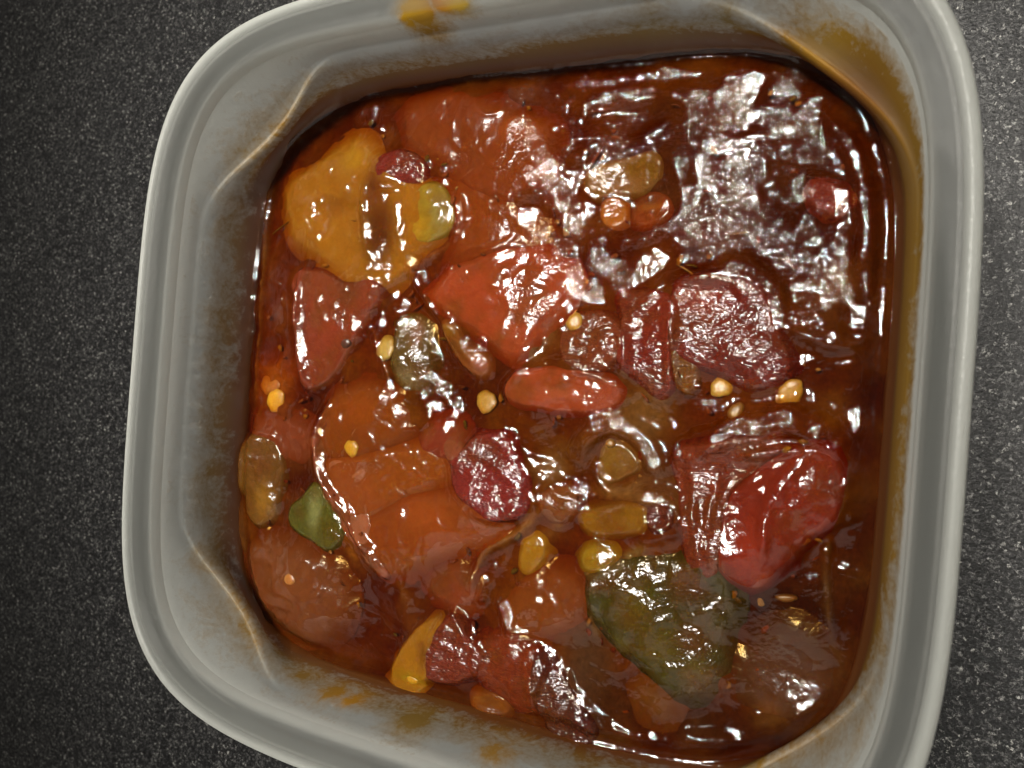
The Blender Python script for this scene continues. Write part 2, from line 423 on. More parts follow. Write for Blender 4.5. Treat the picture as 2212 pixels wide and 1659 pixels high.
ti = np.array([.95, .75, .60, .45, .38, .36, .40, .40, .38, .4, .4, .4, .4, .5, .6, .6, .6, .6, .6, .6])[:, None] * np.ones(MT)
ti[6:8] += .45 * Wc
part('inner_wall', inner, 0, ti, cap=True)
part('outer_wall', outer, 99, [-.15] * len(outer), mat=M_outside, cap=True, flip=True)

# ------------------------------------------------------------------ the food: what lies where
P_ = {}
F_ = []   # (kind name, category, material, label, group, polygon, centre colour, lift mm, edge softness mm, sauce mound mm, colour accents)
def food(name, cat, mat, label, group, poly, col, lift=.9, soft=1.0, mound=.5, acc=(), thick=3.0, edge=None, grit=None):
    F_.append(dict(name=name, cat=cat, mat=mat, label=label, group=group, poly=poly, col=col, lift=lift, soft=soft, mound=mound, acc=acc, thick=thick, edge=edge, grit=grit))
RP, TS, GP, YP, TO = 'chunks of red pepper in the sauce', 'pieces of tomato skin in the sauce', 'pieces of green pepper in the sauce', 'pieces of yellow pepper in the sauce', 'soft pieces of cooked tomato in the sauce'
food('yellow_pepper_piece', 'pepper piece', M_flesh, 'largest amber yellow pepper piece, under sauce in the upper left of the tub', YP,
     [(632, 405), (690, 375), (725, 335), (755, 308), (800, 318), (828, 350), (850, 385), (900, 400), (950, 440), (950, 500), (890, 545), (860, 585), (805, 610), (760, 600), (715, 560), (655, 530), (636, 470)],
     (196, 122, 18), 1.0, 2.0, .9, acc=[((824, 500), (34, 74), (104, 44, 6), 1.0), ((815, 410), (24, 50), (120, 52, 8), .95), ((765, 345), (26, 24), (214, 152, 22), .8), ((700, 490), (40, 40), (205, 125, 20), .5), ((740, 440), (60, 18), (160, 90, 10), .6)])
food('yellow_pepper_piece', 'pepper piece', M_flesh, 'pale yellow pepper end with a bright wet edge, right of the largest amber piece', YP,
     [(905, 425), (930, 405), (960, 412), (980, 440), (985, 480), (965, 505), (925, 520), (898, 512), (893, 470)], (178, 142, 38), 1.5, .7, .8, acc=[((960, 460), (16, 40), (175, 160, 90), .7), ((905, 490), (22, 30), (215, 155, 20), .8)])
food('tomato_skin', 'tomato skin', M_skin, 'magenta red lump of tomato skin on top of the largest amber pepper piece', TS,
     [(815, 352), (840, 335), (880, 335), (915, 355), (925, 380), (900, 398), (860, 400), (825, 395)], (150, 40, 40), 1.3, .8, .8, grit=.9)
food('cooked_tomato', 'tomato piece', M_soft, 'broad orange red tomato slab lying just under the sauce at the top of the tub', TO,
     [(875, 262), (905, 225), (960, 205), (1040, 222), (1110, 240), (1165, 265), (1190, 300), (1185, 350), (1150, 400), (1100, 430), (1040, 420), (960, 350), (900, 320)],
     (150, 58, 16), .7, 2.2, .8, acc=[((1130, 280), (50, 26), (185, 85, 35), .8), ((960, 240), (70, 24), (150, 60, 30), .7)])
food('cooked_tomato', 'tomato piece', M_soft, 'sunken brownish orange tomato flesh between the top slab and the centre red pepper', TO,
     [(930, 400), (1010, 385), (1100, 440), (1160, 470), (1170, 520), (1100, 545), (1010, 560), (960, 570), (985, 520), (1000, 450)], (128, 50, 8), .5, 2.6, .4)
food('red_pepper_piece', 'pepper piece', M_flesh, 'kite shaped orange red pepper piece in the upper middle of the sauce', RP,
     [(938, 640), (985, 590), (1040, 570), (1100, 548), (1170, 552), (1215, 585), (1228, 625), (1195, 680), (1150, 735), (1115, 768), (1075, 740), (1030, 705), (975, 665)],
     (186, 68, 32), 1.5, 1.4, 1.0, acc=[((1150, 690), (40, 12), (120, 40, 20), .5), ((1060, 590), (60, 40), (195, 70, 30), .5), ((1110, 720), (26, 24), (200, 90, 50), .5)])
food('red_pepper_piece', 'pepper piece', M_flesh, 'wrinkled red pepper piece with a folded edge near the left side of the sauce', RP,
     [(640, 595), (700, 598), (750, 620), (815, 610), (825, 640), (790, 690), (765, 740), (730, 790), (700, 822), (668, 830), (655, 760), (645, 680)],
     (158, 58, 36), 1.3, 1.0, .9, acc=[((720, 690), (40, 60), (176, 62, 38), .6), ((664, 720), (10, 90), (125, 52, 40), .6)], grit=.6)
food('red_pepper_piece', 'pepper piece', M_flesh, 'pointed orange red strip with pale bottom edge in the centre right', RP,
     [(1095, 845), (1125, 815), (1190, 803), (1260, 805), (1315, 822), (1338, 850), (1320, 880), (1260, 888), (1210, 885), (1160, 875), (1120, 868)],
     (190, 72, 38), 1.6, .9, 1.0, acc=[((1220, 850), (60, 14), (214, 100, 66), .7)])
food('red_pepper_piece', 'pepper piece', M_flesh, 'large bright red pepper piece tapering to a point at the lower right', RP,
     [(1585, 1075), (1640, 1020), (1700, 985), (1760, 978), (1800, 1010), (1812, 1070), (1795, 1130), (1735, 1170), (1690, 1215), (1645, 1268), (1615, 1250), (1570, 1215), (1563, 1150)],
     (152, 30, 16), 1.6, 1.0, 1.2, acc=[((1620, 1180), (34, 60), (190, 50, 32), .7), ((1650, 1250), (20, 20), (190, 60, 25), .7), ((1800, 1050), (24, 40), (110, 25, 12), .6)], grit=.35)
food('tomato_skin', 'tomato skin', M_skin, 'dark folded tomato skin just left of the large bright red pepper piece', TS,
     [(1478, 985), (1540, 968), (1640, 960), (1700, 965), (1640, 1005), (1590, 1040), (1565, 1100), (1560, 1170), (1545, 1235), (1500, 1215), (1485, 1120), (1472, 1040)],
     (118, 40, 18), 1.0, .8, .8, acc=[((1540, 1120), (16, 70), (140, 50, 22), .6)], grit=.7)
food('tomato_skin', 'tomato skin', M_skin, 'crumpled maroon tomato skin on the right, above the two yellow seeds', TS,
     [(1470, 625), (1530, 605), (1590, 605), (1640, 640), (1665, 700), (1690, 760), (1680, 810), (1620, 835), (1560, 800), (1500, 790), (1462, 740), (1455, 670)],
     (112, 26, 20), 1.3, 1.0, 1.0, acc=[((1510, 650), (50, 30), (150, 45, 22), .7), ((1600, 770), (60, 40), (95, 18, 14), .6)], grit=1.0)
food('tomato_skin', 'tomato skin', M_skin, 'red tomato skin wedge pointing down, left of the crumpled maroon skin', TS,
     [(1335, 640), (1400, 635), (1450, 660), (1450, 740), (1445, 830), (1420, 850), (1380, 810), (1340, 770), (1345, 700)], (146, 40, 26), 1.1, 1.0, .9, acc=[((1400, 780), (36, 50), (135, 26, 26), .7)], grit=.8)
food('tomato_skin', 'tomato skin', M_skin, 'thin golden membrane between the red wedge and the crumpled maroon skin', TS,
     [(1462, 745), (1485, 750), (1502, 790), (1498, 840), (1478, 850), (1462, 820)], (140, 84, 22), .6, .6, .2)
food('cooked_tomato', 'tomato piece', M_skin, 'rounded glistening dark pink tomato lump beside a yellow seed in the centre', TO,
     [(1235, 700), (1260, 680), (1300, 682), (1335, 710), (1345, 750), (1320, 785), (1270, 795), (1235, 780), (1215, 745)], (138, 60, 34), 1.5, .9, 1.0, grit=1.0)
food('orange_pepper_piece', 'pepper piece', M_flesh, 'large smooth orange pepper piece in the lower left middle', 'chunks of orange pepper in the sauce',
     [(802, 1125), (840, 1095), (900, 1065), (960, 1062), (1010, 1080), (1070, 1110), (1110, 1130), (1075, 1165), (1010, 1180), (940, 1205), (870, 1240), (820, 1200)],
     (172, 70, 14), 1.4, 2.2, 1.0, acc=[((930, 1110), (50, 40), (205, 88, 22), .5), ((900, 1220), (50, 24), (170, 85, 14), .7)], grit=.12)
food('orange_pepper_piece', 'pepper piece', M_flesh, 'orange piece with tiny dark bubbles, above the large smooth orange piece', 'chunks of orange pepper in the sauce',
     [(715, 1000), (780, 985), (850, 970), (910, 965), (960, 1000), (960, 1045), (900, 1060), (850, 1090), (800, 1120), (770, 1120), (735, 1060)],
     (176, 80, 14), .9, 2.0, .7, acc=[((765, 1060), (50, 60), (186, 84, 34), .9)], grit=.15)
food('cooked_tomato', 'tomato piece', M_soft, 'brown orange rounded tomato half holding a small yellow seed, left of centre', TO,
     [(735, 850), (790, 835), (850, 850), (885, 890), (880, 940), (830, 965), (770, 985), (720, 985), (708, 920), (715, 880)], (140, 60, 8), .8, 2.0, 1.0, acc=[((790, 890), (50, 30), (165, 72, 12), .6)], grit=.25)
food('tomato_skin', 'tomato skin', M_flesh, 'smooth salmon pink flake with a straight top edge on the orange piece', TS,
     [(722, 1012), (770, 1006), (824, 1007), (822, 1035), (792, 1040), (790, 1070), (800, 1110), (808, 1150), (796, 1160), (765, 1110), (742, 1060)], (202, 116, 78), .5, .35, .2, acc=[((805, 1022), (20, 14), (214, 130, 92), .6)], thick=1.0, grit=.05)
food('tomato_skin', 'tomato skin', M_flesh, 'long thin curved pink edge of skin on the left of the orange pieces', TS,
     [(692, 960), (702, 955), (708, 1005), (728, 1050), (765, 1110), (800, 1165), (835, 1225), (822, 1228), (780, 1175), (735, 1110), (700, 1045)], (178, 84, 52), .7, .35, .4, thick=1.0, grit=.3)
food('tomato_skin', 'tomato skin', M_skin, 'deep magenta crumpled tomato skin with sparkling bumps in the middle', TS,
     [(1000, 985), (1025, 955), (1065, 940), (1100, 955), (1125, 990), (1142, 1030), (1145, 1075), (1130, 1105), (1080, 1112), (1035, 1095), (1005, 1060), (985, 1020)],
     (124, 28, 30), 1.7, .9, 1.3, acc=[((1060, 1060), (50, 30), (140, 40, 44), .5)], grit=.9)
food('tomato_skin', 'tomato skin', M_flesh, 'small dull pink knob of tomato skin left of the deep magenta piece', TS,
     [(965, 960), (985, 948), (1003, 960), (1005, 985), (990, 1000), (970, 990)], (168, 82, 58), 1.2, .6, .6, grit=.6)
food('tomato_skin', 'tomato skin', M_flesh, 'half sunken crimson smear of skin under the round seed near the centre', TS,
     [(930, 925), (970, 915), (1000, 940), (990, 975), (950, 1000), (915, 985), (910, 950)], (132, 42, 26), .6, 1.5, .5, grit=.3)
food('green_pepper_piece', 'pepper piece', M_green, 'small green pepper corner with a sharp left point near the left side', GP,
     [(622, 1112), (655, 1080), (688, 1052), (705, 1080), (738, 1110), (745, 1160), (715, 1180), (675, 1165), (640, 1140)], (80, 82, 22), 1.0, .9, .5, acc=[((685, 1100), (14, 40), (140, 142, 84), .8), ((725, 1150), (24, 30), (84, 72, 10), .8)], grit=.5)
food('green_pepper_piece', 'pepper piece', M_green, 'large dark olive green pepper piece at the lower right', GP,
     [(1288, 1262), (1310, 1240), (1360, 1222), (1420, 1212), (1500, 1215), (1550, 1240), (1572, 1290), (1572, 1340), (1545, 1400), (1548, 1450), (1520, 1480), (1480, 1500), (1430, 1460), (1395, 1420), (1340, 1395), (1300, 1350), (1284, 1310)],
     (58, 56, 6), 1.5, 1.7, 1.1, acc=[((1375, 1300), (36, 50), (96, 82, 12), .9), ((1430, 1390), (40, 40), (88, 78, 10), .7), ((1500, 1260), (40, 30), (54, 34, 8), .8), ((1500, 1380), (40, 40), (96, 50, 18), .7), ((1345, 1390), (16, 20), (110, 96, 40), .6), ((1505, 1450), (30, 30), (104, 86, 30), .7)], grit=.6)
food('green_pepper_piece', 'pepper piece', M_green, 'rounded olive brown lump pressed against the left wall of the tub', GP,
     [(522, 985), (535, 955), (560, 945), (595, 955), (612, 985), (612, 1040), (600, 1100), (570, 1125), (540, 1110), (525, 1050)], (112, 70, 20), 1.6, 1.2, 1.3, acc=[((580, 1080), (16, 36), (160, 110, 30), .8), ((560, 965), (30, 18), (110, 72, 30), .6)], grit=.5)
food('green_pepper_piece', 'pepper piece', M_green, 'ragged grey green fragment below the upper left seed', GP,
     [(868, 690), (905, 690), (925, 720), (925, 770), (915, 830), (895, 842), (868, 820), (850, 790), (858, 740)], (92, 70, 30), .9, 1.3, .3, acc=[((880, 815), (22, 20), (150, 140, 100), .7), ((900, 720), (14, 30), (140, 90, 70), .7)], grit=.9)
food('yellow_pepper_piece', 'pepper piece', M_flesh, 'bright yellow pepper wedge touching the bottom edge of the sauce', YP,
     [(843, 1468), (858, 1430), (885, 1385), (925, 1345), (955, 1330), (962, 1360), (940, 1405), (930, 1450), (925, 1478), (890, 1488)], (204, 132, 18), 1.4, .9, .8, acc=[((895, 1462), (32, 14), (224, 168, 20), .9)], grit=.4)
food('tomato_skin', 'tomato skin', M_skin, 'dark red crinkled skin leaning on the bright yellow wedge', TS,
     [(940, 1400), (965, 1350), (1000, 1330), (1015, 1370), (1040, 1400), (1035, 1445), (990, 1465), (945, 1465), (930, 1440)], (124, 42, 26), 1.3, .9, .9, grit=1.0)
food('tomato_skin', 'tomato skin', M_skin, 'smooth crimson skin fold right of the crinkled skin by the bottom edge', TS,
     [(1045, 1395), (1090, 1375), (1135, 1380), (1165, 1420), (1160, 1480), (1170, 1530), (1130, 1540), (1080, 1490), (1050, 1450)], (136, 46, 18), 1.1, 1.3, .8, grit=.4)
food('tomato_skin', 'tomato skin', M_skin, 'almost black maroon skin strip running down to the bottom edge', TS,
     [(1150, 1430), (1185, 1415), (1220, 1450), (1250, 1510), (1285, 1555), (1290, 1580), (1250, 1595), (1200, 1585), (1175, 1530), (1160, 1480)], (84, 26, 20), 1.4, .8, 1.0, grit=.9)
food('cooked_tomato', 'tomato piece', M_soft, 'small amber tomato shred above the bottom edge of the sauce', TO,
     [(1010, 1505), (1050, 1495), (1095, 1510), (1115, 1535), (1080, 1545), (1030, 1530)], (170, 88, 22), .8, .9, .3)
food('yellow_pepper_piece', 'pepper piece', M_flesh, 'elongated dull yellow piece framed by the bright looped ridge', YP,
     [(1255, 1112), (1290, 1095), (1350, 1090), (1400, 1092), (1412, 1115), (1385, 1140), (1330, 1150), (1275, 1145)], (166, 108, 14), .9, 1.0, .6, grit=.15)
food('tomato_skin', 'tomato skin', M_skin, 'small dark red skin at the right end of the bright looped ridge', TS,
     [(1408, 1100), (1435, 1092), (1455, 1110), (1455, 1138), (1425, 1150), (1405, 1135)], (98, 26, 20), 1.0, .7, .4, grit=.5)
food('yellow_pepper_piece', 'pepper piece', M_flesh, 'soft lemon yellow oval beneath the looped ridge, above the olive green pepper', YP,
     [(1252, 1200), (1275, 1180), (1320, 1172), (1350, 1180), (1335, 1210), (1300, 1232), (1262, 1228)], (186, 140, 20), .9, 1.1, .8, grit=.08)
food('yellow_pepper_piece', 'pepper piece', M_flesh, 'upright yellow strip right of the large smooth orange piece', YP,
     [(1115, 1235), (1118, 1200), (1135, 1165), (1165, 1145), (1182, 1160), (1178, 1200), (1160, 1230), (1135, 1252)], (196, 134, 20), 1.0, 1.2, .7, grit=.15)
food('cooked_tomato', 'tomato piece', M_soft, 'round brown orange tomato lump between the magenta skin and the looped ridge', TO,
     [(1170, 1075), (1195, 1055), (1235, 1055), (1250, 1080), (1238, 1115), (1205, 1130), (1175, 1115)], (146, 70, 28), 1.1, 1.0, .8, grit=.6)
food('cooked_tomato', 'tomato piece', M_soft, 'yellow brown translucent lump inside the hollow at the upper right', TO,
     [(1265, 385), (1300, 360), (1350, 345), (1400, 330), (1425, 345), (1420, 385), (1390, 410), (1340, 415), (1290, 420)], (150, 96, 24), 1.0, 1.0, .3, acc=[((1340, 400), (50, 18), (180, 120, 80), .5)], grit=.6)
food('cooked_tomato', 'tomato piece', M_soft, 'round orange ball shining in the hollow at the upper right', TO,
     [(1300, 440), (1325, 425), (1348, 440), (1352, 468), (1335, 485), (1308, 480), (1298, 462)], (198, 106, 22), 1.4, .7, .2, grit=.6)
food('cooked_tomato', 'tomato piece', M_soft, 'oval brown red bean shaped lump right of the orange ball in the hollow', TO,
     [(1365, 440), (1395, 420), (1430, 420), (1450, 440), (1440, 468), (1405, 485), (1372, 478)], (132, 50, 12), 1.3, .9, .2, acc=[((1405, 445), (26, 8), (178, 92, 24), .8)], grit=.2)
food('tomato_skin', 'tomato skin', M_skin, 'brick red patch of skin showing through the sparkling sauce at the far right', TS,
     [(1745, 420), (1775, 400), (1815, 412), (1825, 445), (1800, 465), (1765, 458)], (128, 44, 34), .8, 1.0, .4, grit=.7)
food('cooked_tomato', 'tomato piece', M_soft, 'ochre tomato stalk strip sloping down from the large amber piece', TO,
     [(955, 705), (985, 705), (1010, 745), (1050, 770), (1058, 800), (1035, 810), (1005, 790), (980, 750)], (164, 88, 34), 1.1, .8, .5, acc=[((1040, 790), (20, 18), (190, 105, 80), .8), ((975, 715), (16, 14), (180, 120, 20), .8)], grit=.5)
food('cooked_tomato', 'tomato piece', M_soft, 'olive brown triangular core inside the ringed ridge right of centre', TO,
     [(1298, 985), (1320, 958), (1345, 965), (1370, 990), (1385, 1010), (1350, 1022), (1325, 1040), (1300, 1030)], (142, 96, 26), 1.1, .7, .2, grit=.4)
food('cooked_tomato', 'tomato piece', M_soft, 'smooth brown tomato half bulging at the lower left against the wall', TO,
     [(545, 1190), (590, 1160), (660, 1185), (730, 1220), (750, 1290), (735, 1350), (690, 1385), (640, 1380), (585, 1330), (555, 1260)], (118, 58, 26), .8, 2.6, 1.8, acc=[((640, 1240), (50, 40), (135, 72, 34), .5)], grit=.28)
food('cooked_tomato', 'tomato piece', M_soft, 'dull brown tomato half sunk in the dark lower right corner', TO,
     [(1610, 1400), (1670, 1360), (1740, 1370), (1790, 1420), (1790, 1490), (1740, 1540), (1670, 1560), (1610, 1520), (1590, 1460)], (84, 46, 26), .3, 3.0, .05, acc=[((1660, 1540), (26, 26), (120, 66, 24), .7)], grit=.18)
food('cooked_tomato', 'tomato piece', M_soft, 'amber brown soft piece below the large olive green pepper', TO,
     [(1360, 1480), (1390, 1455), (1430, 1470), (1460, 1510), (1450, 1550), (1400, 1550), (1365, 1520)], (116, 66, 18), .5, 2.4, .2, grit=.25)
food('cooked_tomato', 'tomato piece', M_soft, 'dark orange tomato flesh above the yellow wedge near the bottom', TO,
     [(1130, 1250), (1190, 1230), (1250, 1240), (1270, 1300), (1230, 1350), (1180, 1370), (1120, 1360), (1090, 1310)], (136, 60, 12), .9, 2.2, .8, grit=.2)
food('cooked_tomato', 'tomato piece', M_soft, 'dark red tomato lump with a small glint, below the large smooth orange piece', TO,
     [(930, 1250), (980, 1225), (1030, 1240), (1045, 1280), (1010, 1310), (960, 1305), (925, 1285)], (134, 54, 26), 1.0, 1.6, .7, grit=.4)
food('cooked_tomato', 'tomato piece', M_soft, 'reddish brown flesh along the left wall under the lone bright seed', TO,
     [(565, 895), (620, 900), (680, 930), (685, 980), (640, 1000), (590, 985), (555, 940)], (128, 52, 26), .6, 2.4, .6, grit=.2)

# ridges and folds of the sauce skin: polyline, sigma mm, height mm
RID = [([(800, 372), (792, 440), (795, 520), (812, 560)], .5, .5), ([(858, 420), (866, 500), (872, 550)], .6, .4), ([(1462, 975), (1540, 950), (1620, 925), (1700, 908), (1760, 925), (1808, 962)], 1.5, 1.7), ([(1255, 1105), (1330, 1082), (1400, 1066), (1448, 1085), (1466, 1118), (1452, 1148), (1400, 1158), (1330, 1160)], .9, 1.2),
       ([(1238, 1000), (1275, 938), (1330, 915), (1385, 950), (1415, 1000), (1430, 1035)], 1.2, 1.3), ([(1285, 1000), (1300, 1050), (1340, 1060), (1395, 1030)], .5, .5),
       ([(1088, 852), (1115, 812), (1180, 785), (1240, 788), (1300, 805), (1345, 838)], .6, .8), ([(880, 560), (910, 630), (960, 695), (1010, 755), (1050, 795)], .9, .8),
       ([(655, 595), (650, 680), (657, 760), (668, 832)], .55, .9), ([(735, 845), (702, 900), (692, 960), (704, 1030), (745, 1100), (795, 1175), (840, 1240)], .6, 1.0),
       ([(1030, 1106), (1085, 1116), (1145, 1100)], .5, .8), ([(1775, 240), (1830, 305), (1864, 385), (1876, 470), (1872, 560), (1868, 660)], .8, 1.2),
       ([(1280, 262), (1295, 295), (1340, 312), (1400, 296), (1448, 262)], .55, .6), ([(1245, 250), (1290, 215), (1370, 200), (1440, 205), (1500, 196)], .9, .45),
       ([(1240, 470), (1225, 410), (1245, 345), (1300, 315)], .8, .5), ([(1440, 330), (1470, 390), (1470, 450), (1430, 500), (1350, 520), (1280, 500)], 1.0, .5),
       ([(1410, 612), (1500, 597), (1590, 590), (1650, 612), (1688, 690)], .9, 1.1), ([(1690, 690), (1740, 722), (1810, 742)], .8, 1.0),
       ([(1228, 1600), (1300, 1592), (1400, 1614), (1480, 1626), (1575, 1612)], .9, 1.5), ([(1460, 1585), (1520, 1590), (1580, 1600)], .5, .8),
       ([(1500, 975), (1498, 1060), (1508, 1150), (1516, 1220)], .4, .45), ([(1560, 1030), (1538, 1100), (1530, 1190)], .4, .4), ([(1742, 985), (1690, 1045), (1658, 1110), (1652, 1200)], .5, .9), ([(1600, 990), (1680, 975), (1745, 970)], .5, .8),
       ([(1790, 1160), (1783, 1250), (1795, 1400)], .4, .4), ([(1170, 1105), (1120, 1150), (1050, 1192), (1025, 1250), (1020, 1290)], .55, .6),
       ([(1050, 1250), (1040, 1300)], .5, .8), ([(1075, 1285), (1112, 1375)], .6, .8), ([(975, 1310), (1012, 1375)], .5, .7), ([(1180, 1425), (1155, 1490)], .6, .9),
       ([(990, 425), (1000, 470), (985, 520)], .6, 1.1), ([(985, 520), (920, 560), (860, 600), (800, 640)], .6, .5), ([(705, 238), (620, 310), (585, 380), (570, 480), (562, 600), (556, 720), (548, 830), (535, 930)], .45, .8),
       ([(518, 1080), (522, 1160), (540, 1230), (575, 1310), (640, 1385), (720, 1430)], .45, .8), ([(1130, 780), (1160, 700), (1225, 620)], .7, .4),
       ([(830, 690), (812, 740)], .4, .7), ([(790, 680), (830, 780), (850, 850), (860, 930)], .3, .2), ([(1820, 650), (1800, 740), (1860, 745)], .6, .5),
       ([(1350, 690), (1358, 760), (1350, 800)], .5, .5), ([(1455, 640), (1452, 740), (1448, 850)], .5, .5), ([(1300, 1590), (1240, 1540), (1180, 1560)], .5, .3),
       ([(1790, 1390), (1810, 1460), (1760, 1530), (1690, 1560)], .5, .4), ([(1560, 1230), (1590, 1330), (1600, 1380)], .4, .4), ([(1282, 1250), (1284, 1330)], .5, .4)]
# paint: soft zones of sauce colour, mauve sheen and lower-right shade painted in (centre, radii px, colour, amount)
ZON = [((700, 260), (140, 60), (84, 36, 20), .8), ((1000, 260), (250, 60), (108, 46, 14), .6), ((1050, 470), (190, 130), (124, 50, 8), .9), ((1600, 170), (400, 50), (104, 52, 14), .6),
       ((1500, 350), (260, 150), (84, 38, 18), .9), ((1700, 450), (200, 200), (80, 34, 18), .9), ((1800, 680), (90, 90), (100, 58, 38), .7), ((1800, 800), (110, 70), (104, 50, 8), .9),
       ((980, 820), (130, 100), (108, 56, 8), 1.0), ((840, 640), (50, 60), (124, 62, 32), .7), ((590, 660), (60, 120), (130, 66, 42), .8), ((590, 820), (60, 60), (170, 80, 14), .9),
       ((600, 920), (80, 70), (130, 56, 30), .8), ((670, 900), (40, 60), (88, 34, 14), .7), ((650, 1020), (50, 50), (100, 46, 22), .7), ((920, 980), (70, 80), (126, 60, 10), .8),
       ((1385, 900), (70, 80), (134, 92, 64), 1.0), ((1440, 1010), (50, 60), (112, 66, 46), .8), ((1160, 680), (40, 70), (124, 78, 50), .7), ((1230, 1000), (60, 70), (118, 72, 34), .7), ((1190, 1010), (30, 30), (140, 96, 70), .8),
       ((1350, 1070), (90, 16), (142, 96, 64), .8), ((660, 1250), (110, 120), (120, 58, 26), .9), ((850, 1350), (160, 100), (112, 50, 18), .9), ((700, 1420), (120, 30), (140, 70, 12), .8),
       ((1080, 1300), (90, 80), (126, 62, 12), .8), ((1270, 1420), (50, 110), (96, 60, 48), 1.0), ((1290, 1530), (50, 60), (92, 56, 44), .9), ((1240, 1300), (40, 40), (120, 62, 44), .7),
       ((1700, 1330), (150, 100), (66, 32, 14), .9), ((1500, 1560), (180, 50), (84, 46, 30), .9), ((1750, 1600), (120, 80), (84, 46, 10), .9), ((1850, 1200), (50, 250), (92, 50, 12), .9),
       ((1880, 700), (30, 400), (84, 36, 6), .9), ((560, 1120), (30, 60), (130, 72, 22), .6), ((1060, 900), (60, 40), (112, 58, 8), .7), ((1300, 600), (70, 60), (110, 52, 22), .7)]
# pale threads and the lip where the sauce skin meets the wall
THR = [([(705, 238), (620, 310), (585, 380), (570, 480), (562, 600), (556, 720), (548, 830), (535, 930)], .45, (156, 104, 66), .8), ([(518, 1080), (522, 1160), (540, 1230), (575, 1310), (640, 1385)], .5, (170, 116, 74), .7),
       ([(1170, 1105), (1120, 1150), (1050, 1192), (1030, 1235)], .45, (176, 116, 66), .8), ([(1790, 1160), (1783, 1250), (1795, 1400)], .35, (120, 84, 60), .7),
       ([(1252, 1235), (1300, 1232), (1360, 1205), (1400, 1175)], .7, (140, 108, 74), .9), ([(1282, 1250), (1280, 1330), (1290, 1380)], .5, (120, 92, 66), .8),
       ([(1560, 1115), (1570, 1180), (1562, 1225), (1530, 1225)], .5, (120, 84, 56), .8), ([(985, 520), (920, 560), (870, 590)], .5, (160, 96, 70), .7), ([(985, 540), (1000, 590), (960, 640)], 1.0, (140, 84, 60), .6),
       ([(790, 680), (830, 780), (850, 850), (860, 930)], .22, (170, 100, 50), .6), ([(1345, 690), (1358, 760), (1350, 820)], .8, (140, 92, 70), .6), ([(1215, 650), (1180, 720), (1130, 790)], .9, (140, 96, 72), .7),
       ([(705, 900), (698, 930), (708, 1000)], .9, (170, 96, 74), .6), ([(820, 1225), (860, 1260), (870, 1290)], .8, (150, 88, 36), .7), ([(755, 1160), (768, 1210)], .8, (164, 96, 34), .7),
       ([(1285, 1010), (1300, 1050), (1345, 1062), (1395, 1035)], .6, (150, 104, 72), .8), ([(1210, 1120), (1190, 1150), (1130, 1160)], .6, (150, 100, 60), .6), ([(1230, 1598), (1300, 1588), (1360, 1600)], .4, (130, 100, 70), .7),
       ([(1790, 1390), (1820, 1450), (1770, 1530)], .6, (112, 74, 54), .6), ([(1640, 1560), (1700, 1550)], .8, (124, 78, 40), .6)]

H = .8 * vnoise(11, 1, 2) + .30 * vnoise(5.5, 2, 1) + .04 * vnoise(1.5, 3, 2)
rid = 1 - np.abs(vnoise(6, 61, 3)) * 3.2; rid2 = 1 - np.abs(vnoise(3.5, 62, 2)) * 3.4
H += .22 * np.clip(rid, 0, 1) ** 2.5 + .10 * np.clip(rid2, 0, 1) ** 2.5
UR = blur(inside(pts([(1120, 330), (1240, 220), (1400, 180), (1700, 190), (1850, 320), (1880, 560), (1860, 700), (1700, 700), (1600, 600), (1400, 620), (1230, 620), (1100, 520)])).astype(float), 3.2)
UR = samp(UR, GX + 2.5 * vnoise(5, 81, 3), GY + 2.5 * vnoise(5, 82, 3))
LEFT = sstep(-10, -40, GX)
grit = np.clip(.13 + .66 * UR - .08 * LEFT + .35 * blur((vnoise(5, 11, 2) > .22).astype(float), .6) * (1 - UR), .03, 1)
base_c = alb((116, 54, 10))
CG = np.tile(base_c, (NY, NX, 1))
cn = .5 + .5 * vnoise(7, 21, 4)
CG *= (.62 + .76 * cn)[..., None]
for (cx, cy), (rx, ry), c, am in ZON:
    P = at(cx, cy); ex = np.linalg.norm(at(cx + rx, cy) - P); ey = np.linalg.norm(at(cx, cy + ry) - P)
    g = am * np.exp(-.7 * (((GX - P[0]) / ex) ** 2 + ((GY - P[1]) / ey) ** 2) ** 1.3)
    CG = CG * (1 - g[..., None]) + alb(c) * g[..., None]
FILM_SHEEN = np.zeros(GX.shape)
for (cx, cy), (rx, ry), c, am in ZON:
    if c[2] >= 47:  # pale mauve zones paint in sheen; pulp is raised there so it shows
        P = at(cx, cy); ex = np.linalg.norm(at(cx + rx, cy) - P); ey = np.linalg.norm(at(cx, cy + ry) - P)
        FILM_SHEEN = np.maximum(FILM_SHEEN, .75 * am * np.exp(-.7 * (((GX - P[0]) / ex) ** 2 + ((GY - P[1]) / ey) ** 2) ** 1.6))
for L, sg, c, am in THR:
    g = am * lineprof(pts(L), sg) * (.75 + .5 * vnoise(1.2, 31, 2))
    g = np.clip(g, 0, 1); FILM_SHEEN = np.maximum(FILM_SHEEN, g)
    CG = CG * (1 - g[..., None]) + alb(c) * g[..., None]
wav = vnoise(3.0, 41, 2); wav2 = vnoise(3.0, 42, 2)
for L, sg, h in RID:
    pr = lineprof(pts(L), sg)
    H += h * pr * (1 + .35 * wav)
    grit = np.maximum(grit, pr * .38 * (1 if h > .45 else 0))
WX = vnoise(2.6, 51, 4) * 1.8; WY = vnoise(2.6, 52, 4) * 1.8
